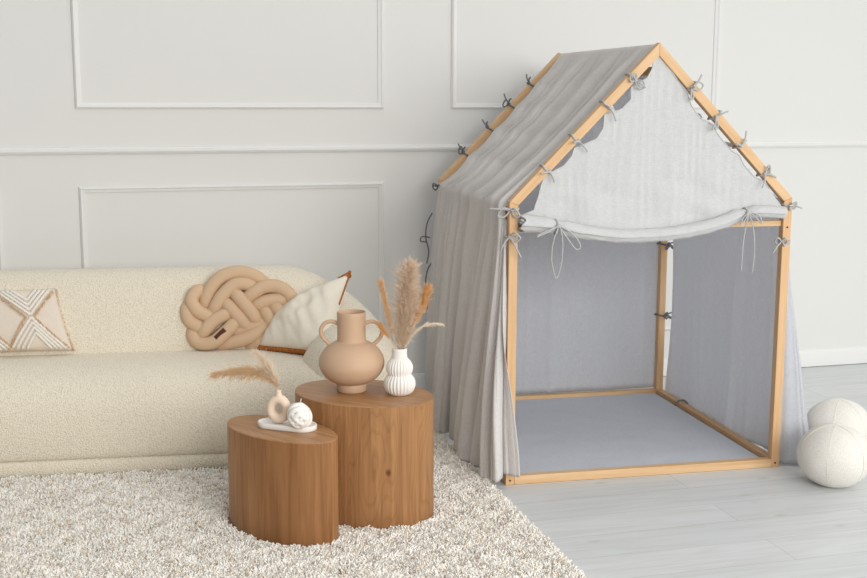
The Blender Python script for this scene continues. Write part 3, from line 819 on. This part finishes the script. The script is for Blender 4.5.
# knot pillow
kp = empty('knot_pillow', (.585, 5.235, .43), -.10, 'beige knit knot pillow of fat interlaced cords with small brown label', 'pillow')
PXM = 229.0*5.257
tilt = math.radians(16)
def kpt(zx, zy, dz):
    x = (zx-368)/PXM; y = (500-zy)/PXM/.985
    # plane leaning back against the sofa: y climbs and goes backwards
    return Vector((x, y*math.sin(tilt)-dz*math.cos(tilt)+.012, y*math.cos(tilt)+dz*math.sin(tilt)+.012))
STR = [  # (points in the pillow's own plane, depth at each: + towards the viewer)
    ([(185, 300), (178, 255), (205, 190), (265, 128), (350, 105), (430, 120), (495, 165), (520, 215)], [-.03, .0, .015, .02, .02, .015, -.005, -.03]),
    ([(205, 330), (230, 285), (272, 222), (332, 172), (392, 168), (445, 190), (480, 230)], [-.02, .018, .026, .026, .024, .0, -.03]),
    ([(380, 275), (412, 232), (482, 190), (555, 186), (620, 225), (640, 285), (622, 345), (590, 390)], [-.03, .024, .032, .03, .026, .02, .0, -.03]),
    ([(415, 305), (455, 277), (520, 256), (580, 258), (612, 290), (600, 330)], [-.03, .015, .02, .015, -.005, -.03]),
    ([(310, 190), (345, 228), (390, 285), (432, 342), (462, 390)], [-.02, .028, .034, .028, -.02]),
    ([(262, 240), (296, 278), (342, 330), (382, 378), (410, 420)], [-.02, .024, .03, .022, -.02]),
    ([(470, 420), (508, 405), (518, 365), (500, 325), (480, 300), (470, 270)], [-.03, .0, .018, .018, .0, -.03]),
    ([(520, 265), (552, 302), (585, 340), (578, 392), (530, 436), (460, 476), (400, 495)], [-.03, .024, .034, .032, .026, .012, -.02]),
    ([(300, 435), (345, 412), (400, 392), (465, 374), (500, 350)], [-.02, .004, .012, .006, -.03]),
    ([(235, 490), (300, 474), (380, 458), (445, 428), (490, 396), (510, 360)], [-.02, .01, .022, .022, .01, -.03]),
    ([(105, 385), (112, 432), (142, 470), (205, 474), (268, 432), (322, 378), (350, 330)], [-.03, .006, .016, .03, .036, .026, -.03]),
    ([(140, 440), (172, 408), (216, 362), (282, 326), (320, 310)], [-.02, .022, .03, .024, -.02]),
    ([(175, 195), (138, 200), (108, 245), (134, 300), (198, 338), (240, 360)], [-.02, .008, .016, .022, .016, -.02]),
    ([(95, 255), (82, 300), (96, 350), (140, 384), (185, 396), (215, 400)], [-.02, .004, .01, .014, .004, -.02]),
]
mb = MB()
for pts, dz in STR:
    P = spline([kpt(a[0], a[1], b) for a, b in zip(pts, dz)], 9)
    n = len(P); R = [.0305 if 2 < i < n-3 else .028 for i in range(n)]
    mb.tube(P, R, 18)
# the hidden back lengths that close the cord
for pts in ([(130, 300), (300, 300), (480, 260)], [(180, 230), (300, 200), (430, 200), (560, 260)], [(150, 420), (300, 400), (460, 400), (560, 340)]):
    mb.tube(spline([kpt(x, y, -.055+.015*(i % 2)) for i, (x, y) in enumerate(pts)], 8), .034, 14)
mb.build('knotted_cord', M['knit'], kp)
q0, qx, qy = kpt(255, 435, .0655), kpt(275, 417, .0665)-kpt(255, 435, .0655), kpt(268, 452, .0645)-kpt(255, 435, .0655)
ex = qx.normalized()*.0285; ey = (qy-qx.normalized()*qy.dot(qx.normalized())).normalized()*.0125; en = ex.cross(ey).normalized()
mb = MB(); rws = []
for i in range(9):
    f = i/4-1
    rws.append([q0+ex*f+ey*g_-en*.0035*0+Vector((0, 1, 0))*(.005*g_*g_) for g_ in (-1, -.5, 0, .5, 1)])
lb = mb.grid(rws).build('label_patch', M['leather'], kp)
m = lb.modifiers.new('thick', 'SOLIDIFY'); m.thickness = .003; m.offset = 0
lb['label'] = 'small brown leather label'

# ------------------------------------------------------------------ stump tables
def stump(name, cx, cy_, a, b, rot, h, sidem, topm, label):
    root = empty(name, (cx, cy_, 0), rot, label, 'side table', 'wooden stump tables on the shag rug')
    n = 140
    def ringp(ins, z): return [((a-ins)*math.cos(2*PI*k_/n)*(1+.035*math.cos(2*PI*k_/n)), (b-ins)*math.sin(2*PI*k_/n), z) for k_ in range(n)]
    mb = MB(); mb.grid([ringp(.004, .013), ringp(0, .02), ringp(0, .1), ringp(0, .2), ringp(0, h-.003)], cu=True); mb.f.append(tuple(range(n)))
    mb.build('body', sidem, root, sharp=1.2)
    mb = MB(); mb.grid([ringp(0, h-.003), ringp(.0012, h-.0008), ringp(.004, h)], cu=True); mb.f.append(tuple(range(2*n, 3*n)))
    mb.build('top', topm, root, sharp=1.2)
    return root
stump('stump_table', .582, 4.0905, .2426, .1308, -.9488, .3904, M['oak'], M['oaktop'], 'smaller and lower wooden stump side table, in front, carrying a white tray')
bt = stump('stump_table', .904, 4.2155, .2721, .1966, -.7514, .4699, M['oak2'], M['oaktop'], 'larger and taller wooden stump side table, behind, carrying two vases')
# dark knot on the front of the big table
kx, ky = None, None

# ------------------------------------------------------------------ vases
ZB, ZS = .4703, .3908
va = empty('amphora_vase', (.873, 4.247, ZB), -.27, 'matte beige round bellied vase with two ring handles on the larger stump table', 'vase')
prof = [(.0, .0), (.054, .0), (.057, .003), (.057, .026), (.055, .032), (.066, .036), (.09, .05), (.110, .072), (.122, .098), (.1245, .116), (.121, .136), (.110, .160), (.093, .180), (.073, .194), (.058, .201), (.054, .208), (.0535, .225), (.0535, .3), (.0545, .318), (.053, .3205), (.05, .318), (.0485, .3), (.048, .22), (.06, .19), (.0, .12)]
pp = spline([(r, z, 0) for r, z in prof[5:16]], 3)
fine = prof[:5]+[(p.x, p.y) for p in pp]+prof[16:]
MB().lathe([(r*.975, z*.925) for r, z in fine], 72).build('body', M['clay'], va, sharp=.9)
for sg in (-1, 1):
    mb = MB()
    P = spline([(sg*.050, 0, .272), (sg*.075, 0, .281), (sg*.101, 0, .272), (sg*.115, 0, .246), (sg*.110, 0, .219), (sg*.093, 0, .198), (sg*.078, 0, .186)], 8)
    P = [Vector((q.x*.975, 0, q.z*.925)) for q in P]
    mb.tube(P, .0075, 12); mb.build('handle', M['clay'], va)

wv = empty('ribbed_vase', (1.031, 4.151, ZB), 0, 'small white ribbed double bulb vase holding dried grasses', 'vase')
def ribs(a, z):
    w = max(0, min(1, (z-.002)/.01))*max(0, min(1, (.142-z)/.012))
    return 1+.07*w*(abs(math.cos(a*13))**1.6-.55)
wp = [(0, 0), (.036, 0), (.040, .002), (.050, .012), (.0565, .028), (.058, .042), (.055, .058), (.047, .071), (.0425, .076), (.043, .080), (.0475, .092), (.049, .104), (.046, .118), (.038, .131), (.030, .140), (.0285, .148), (.028, .172), (.0285, .178), (.027, .1795), (.024, .177), (.0235, .14), (0, .09)]
pp = spline([(r, z, 0) for r, z in wp[3:15]], 4)
fine = wp[:3]+[(p.x, p.y) for p in pp]+wp[15:]
MB().lathe([(r*.98, z*.955) for r, z in fine], 312, mod=ribs).build('body', M['white_cer'], wv, sharp=1.0)

# ------------------------------------------------------------------ dried grasses
def plume(root, path, n, L, spread, mat, name='plume', f0=.25, stem_r=.0016, hr=.0007, droop=.35, stem_mat=None, taper=1.0, zs=.88, fuzz=.3):
    """feathery seed head along the upper part of a stem; path in the root's own coordinates"""
    P = spline([(x_, y_, z_*zs) for x_, y_, z_ in path], 12); m_ = len(P)
    MB().tube(P, [stem_r*(1-.6*i/m_) for i in range(m_)], 6).build('stem', stem_mat or mat, root)
    f = f0+(1-f0)*rng.random(n)**.9
    idx = np.clip((f*(m_-1)).astype(int), 0, m_-2)
    PP = np.array([list(p) for p in P]); fr_ = (f*(m_-1)-idx)[:, None]
    r0 = PP[idx]*(1-fr_)+PP[idx+1]*fr_
    tan = PP[idx+1]-PP[idx]; tan /= np.linalg.norm(tan, axis=1)[:, None]+1e-9
    rad = rng.normal(size=(n, 3)); rad -= tan*(rad*tan).sum(1)[:, None]; rad /= np.linalg.norm(rad, axis=1)[:, None]+1e-9
    q = (f-f0)/(1-f0)
    env = np.clip(.45+1.6*q, 0, 1)*np.clip((1.12-q*taper)/.5, .12, 1)
    LL = L*(.45+.55*rng.random(n))*(.5+.5*env)
    sp_ = (spread*env*rng.random(n)**.6)[:, None]
    mid = r0+tan*(LL*.45)[:, None]+rad*sp_*.7
    mid = mid+rng.normal(size=(n, 3))*(LL*fuzz*.3)[:, None]
    tip = r0+tan*(LL*.9)[:, None]+rng.normal(size=(n, 3))*(LL*fuzz*.5)[:, None]+rad*sp_*1.15+np.array([0, 0, -1])*(LL*droop*.5)[:, None]
    return hairs(name, r0, mid, tip, hr, mat, root, tip=.45)
def grass(name, loc, label, group, cat='dried grass'):
    o = empty(name, loc, 0, label, cat, group); o['kind'] = 'thing'; return o
vx = (1.031, 4.151, ZB+.095)
GG = 'dried grasses in the ribbed vase'
g1 = grass('pampas_grass', vx, 'tallest fluffy beige pampas plume, middle of the white ribbed vase', GG)
plume(g1, [(0, 0, 0), (.002, 0, .08), (.008, 0, .18), (.018, -.004, .29), (.028, -.006, .375), (.034, -.006, .41)], 2300, .075, .046, M['pampas'], f0=.22, fuzz=.55)
g1b = grass('pampas_grass', vx, 'shorter fluffy beige pampas plume just right of the tallest one', GG)
plume(g1b, [(.006, .004, 0), (.010, .006, .08), (.024, .004, .15), (.040, 0, .24), (.052, .004, .31)], 1100, .06, .036, M['pampas'], f0=.24, fuzz=.6)
g2 = grass('bunny_tail_grass', vx, 'slim upright apricot grass spike leaning left in the white ribbed vase', GG)
plume(g2, [(-.006, 0, 0), (-.012, 0, .08), (-.030, 0, .17), (-.050, 0, .27), (-.068, 0, .36)], 1300, .028, .0125, M['apricot_grass'], f0=.42, droop=.1, taper=.6)
g3 = grass('dried_grass', vx, 'flat orange grass leaning right in the white ribbed vase', GG)
plume(g3, [(.006, .004, 0), (.012, .006, .07), (.045, .008, .165), (.078, .008, .24), (.100, .006, .305)], 1300, .05, .017, M['orange_grass'], f0=.50, droop=.05, hr=.0009, taper=.5)
g4 = grass('dried_grass', vx, 'thin pale grass wisp arching far right from the white ribbed vase', GG)
plume(g4, [(.008, 0, 0), (.014, -.006, .07), (.045, -.012, .14), (.085, -.016, .178), (.120, -.018, .186), (.152, -.018, .182)], 260, .028, .008, M['pampas_pale'], f0=.35, droop=.3)
g5 = grass('dried_grass', vx, 'short orange tuft poking out left beside the beige vase handle', GG)
plume(g5, [(-.006, -.006, 0), (-.014, -.010, .075), (-.034, -.014, .12), (-.060, -.018, .165), (-.074, -.020, .19)], 420, .028, .011, M['orange_grass'], f0=.55, droop=.1, hr=.0009)

# ------------------------------------------------------------------ tray, ring vase, knot candle
tr = empty('oval_tray', (.607, 4.088, ZS), -.62, 'small oval white plaster tray on the smaller stump table', 'tray')
def stad(hl, r, z, n=20):
    out = []
    for cx, a0 in ((hl, -PI/2), (-hl, PI/2)):
        for i in range(n+1):
            a = a0+PI*i/n; out.append((cx+r*math.cos(a), r*math.sin(a), z))
    return out
hl, r0 = .063, .048
mb = MB(); rg = [stad(hl, r0-.003, 0), stad(hl, r0, .003), stad(hl, r0, .016), stad(hl, r0-.002, .019), stad(hl, r0-.006, .019), stad(hl, r0-.009, .014), stad(hl, r0-.02, .0135)]
mb.grid(rg, cu=True); n = len(rg[0]); mb.f.append(tuple(range(n))); mb.f.append(tuple(range(6*n, 7*n)))
mb.build('dish', M['plaster'], tr, sharp=.9)
ZT = ZS+.0142
dv = empty('ring_vase', (.580, 4.100, ZT), -.42, 'small blush ring shaped vase with open centre on the white tray', 'vase')
mb = MB(); rows = []
for i in range(64):
    a = 2*PI*i/64; row = []
    for k_ in range(22):
        b = 2*PI*k_/22; rt = .0165
        row.append(((.0305+rt*math.cos(b))*math.cos(a)*.95, rt*1.15*math.sin(b), .053+(.0345+rt*math.cos(b))*math.sin(a)*1.02))
    rows.append(row)
mb.grid(rows, cu=True, cv=True)
mb.lathe([(.0, -.01), (.016, -.006), (.012, .004), (.0095, .012), (.010, .019), (.0085, .020), (.007, .017), (.0, .004)], 24, (0, 0, .102))
mb.build('body', M['donut'], dv)
gs = 'dried grasses in the ring vase'
dx = (.580, 4.100, ZT+.105)
h1 = grass('pampas_grass', dx, 'tan feathery grass plume drooping left out of the ring vase', gs)
plume(h1, [(0, 0, 0), (-.006, .0, .03), (-.028, .006, .062), (-.075, .014, .082), (-.135, .022, .088), (-.205, .030, .082)], 1100, .06, .024, M['pampas_tan'], f0=.16, droop=.5, hr=.0007, zs=1, fuzz=.5)
h2 = grass('pampas_grass', dx, 'pale feathery grass plume standing up from the ring vase', gs)
plume(h2, [(0, 0, 0), (-.006, 0, .03), (-.020, 0, .07), (-.042, 0, .11), (-.070, 0, .145)], 600, .05, .022, M['pampas_pale'], f0=.18, droop=.2, hr=.0006, zs=1, fuzz=.6)

kc = empty('knot_candle', (.643, 4.032, ZT), .25, 'white knot shaped candle with fat interlaced strands on the tray', 'candle')
mb = MB()
R = .037; cz = .041
def strand(ax, off, ph):
    P = []
    for i in range(40):
        a = 2*PI*i/40; rad = math.sqrt(max(.0001, R*R-off*off))
        lift = .0045*math.cos(2*a+ph)
        x, y, z = off, (rad+lift)*math.cos(a), (rad+lift)*math.sin(a)
        p = [(x, y, z), (z, x, y), (y, z, x)][ax]
        P.append(p)
    return P
rot = Matrix.Rotation(.6, 3, 'X') @ Matrix.Rotation(.5, 3, 'Y')
for ax in range(3):
    for k_, off in enumerate((-.020, 0, .020)):
        P = [rot @ Vector(p)+Vector((0, 0, cz)) for p in strand(ax, off, ax*2.1)]
        P = [Vector((p.x, p.y, max(p.z, .0098))) for p in P]
        mb.tube(P, .0094, 10, closed=True)
mb.build('wax_body', M['wax'], kc)
MB().tube([(0.004, 0, cz+.045), (.005, 0, cz+.055), (.007, 0, cz+.061)], .0016, 6).build('wick', M['white_cer'], kc)

# ------------------------------------------------------------------ balls
def ball(x, y, r, label, seed, sq=.9):
    mb = MB(); rows = []
    for j in range(33):
        th = PI*j/32; row = []
        for i in range(64):
            ph = 2*PI*i/64
            d = Vector((math.sin(th)*math.cos(ph), math.sin(th)*math.sin(ph), math.cos(th)))
            rr_ = r*(1+.012*noise.noise(d*2.2+Vector((seed, 0, 0))))
            z = d.z*sq*rr_
            if z < -r*sq*.9: z = -r*sq*.9-(abs(z)-r*sq*.9)*.15
            row.append((d.x*rr_, d.y*rr_, z+r*sq*.915))
        rows.append(row)
    mb.grid(rows, cu=True)
    rt = empty('ball_pouf', (x, y, .0005), .5, label, 'pouf', 'cream ball poufs')
    weld(mb.build('cover', M['ball'], rt))
    # stitched panel seams
    sm = MB()
    for k_ in range(3):
        an = k_*PI/3+.3
        P = []
        for i in range(60):
            th = 2*PI*i/60; d = Vector((math.sin(th)*math.cos(an), math.sin(th)*math.sin(an), math.cos(th)))
            z = d.z*sq*r
            if z < -r*sq*.88: z = -r*sq*.88
            P.append((d.x*r*1.001, d.y*r*1.001, z*1.001+r*sq*.915))
        sm.tube(P, .0014, 5, closed=True)
    sm.build('seam', M['ball'], rt)
ball(2.820, 4.072, .146, 'cream fabric ball pouf, nearer of the two, beside the tent', 1, .88)
ball(3.060, 4.402, .146, 'cream fabric ball pouf, farther one, half hidden behind the nearer', 2, .9)

# ------------------------------------------------------------------ rug pile
def pile(x0, x1, y0, y1, dens):
    n = int((x1-x0)*(y1-y0)*dens)
    x = rng.uniform(x0, x1, n); y = rng.uniform(y0, y1, n)
    # keep clear of the tables and sofa
    keep = np.ones(n, bool)
    for cx, cy_, a, b, rot in ((.582, 4.0905, .2426, .1308, -.9488), (.904, 4.2155, .2721, .1966, -.7514)):
        dx_, dy_ = x-cx, y-cy_; uu_ = dx_*math.cos(rot)+dy_*math.sin(rot); vv_ = -dx_*math.sin(rot)+dy_*math.cos(rot)
        keep &= (uu_/(a+.006))**2+(vv_/(b+.006))**2 > 1
    du, dv_ = x+.43, y-4.93
    uu_ = du*math.cos(SR)+dv_*math.sin(SR); vv_ = -du*math.sin(SR)+dv_*math.cos(SR)
    keep &= ~((vv_ > .0) & (uu_ > U0) & (uu_ < U1) & (vv_ < VD) & ~((uu_ > U1-.1) & (vv_ < .1)))
    # keep clear of the tent frame
    keep &= ~((x > TX-.01) & (y > TY-.02))
    return x[keep], y[keep]
xa, ya = pile(RX0, RX1, 3.2, RY1, 50000)
xb, yb = pile(RX0, RX1, RY0, 3.2, 14000)
x = np.concatenate([xa, xb]); y = np.concatenate([ya, yb]); n = len(x)
ang = rng.uniform(0, 2*PI, n)
# pile leans in drifting directions, tuft by tuft
cl = np.sin(x*31+np.sin(y*23)*2)+np.cos(y*37+np.sin(x*29)*2)
ang = cl*1.2+rng.normal(0, 1.3, n)
hgt = rng.uniform(.012, .023, n)*(1+.25*np.sin(x*57+3*np.sin(y*43)))
lean = rng.uniform(.002, .013, n)
root = np.stack([x, y, np.full(n, .010)], 1)
dirv = np.stack([np.cos(ang), np.sin(ang), np.zeros(n)], 1)
mid = root+np.array([0, 0, 1])*(hgt*.75)[:, None]+dirv*(lean*.2)[:, None]
tip = root+np.array([0, 0, 1])*hgt[:, None]+dirv*lean[:, None]
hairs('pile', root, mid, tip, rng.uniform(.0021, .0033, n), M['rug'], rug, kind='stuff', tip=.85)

# ------------------------------------------------------------------ light
w = bpy.data.worlds.new('world'); S.world = w; w.use_nodes = True
nt = w.node_tree; bg = nt.nodes['Background']
tc = N(nt, 'ShaderNodeTexCoord'); sx = N(nt, 'ShaderNodeSeparateXYZ'); nt.links.new(tc.outputs['Generated'], sx.inputs[0])
zc_ = (ramp(nt, sx.outputs[2], [(0, (.33, .325, .32, 1)), (.3, (.52, .52, .515, 1)), (.8, (1, 1, .995, 1))])); mr = N(nt, 'ShaderNodeMapRange'); nt.links.new(sx.outputs[0], mr.inputs[0])
mr.inputs[1].default_value = -1; mr.inputs[2].default_value = 1; mr.inputs[3].default_value = .38; mr.inputs[4].default_value = 1.25
nt.links.new(mixc(nt, 1, zc_, mr.outputs[0], 'MULTIPLY'), bg.inputs['Color'])
bg.inputs['Strength'].default_value = 1.12
def area(name, loc, target, sx, sy_, power, color):
    l = bpy.data.lights.new(name, 'AREA'); l.shape = 'RECTANGLE'; l.size = sx; l.size_y = sy_; l.energy = power; l.color = color
    o = bpy.data.objects.new(name, l); COL.objects.link(o); o.location = loc
    o.rotation_euler = (Vector(target)-Vector(loc)).to_track_quat('-Z', 'Y').to_euler(); return o
area('window_light_right', (5.5, 2.2, 1.9), (1.5, 4.8, .5), 2.6, 2.2, 30, (.95, .98, 1))
area('window_light_front', (2.6, -2.6, 2.5), (1.3, 5, .6), 4.6, 2.4, 375, (1, 1, .99))

S.view_settings.view_transform = 'Standard'; S.view_settings.look = 'None'; S.view_settings.gamma = 1; S.view_settings.use_curve_mapping = False
S.view_settings.exposure = -.18
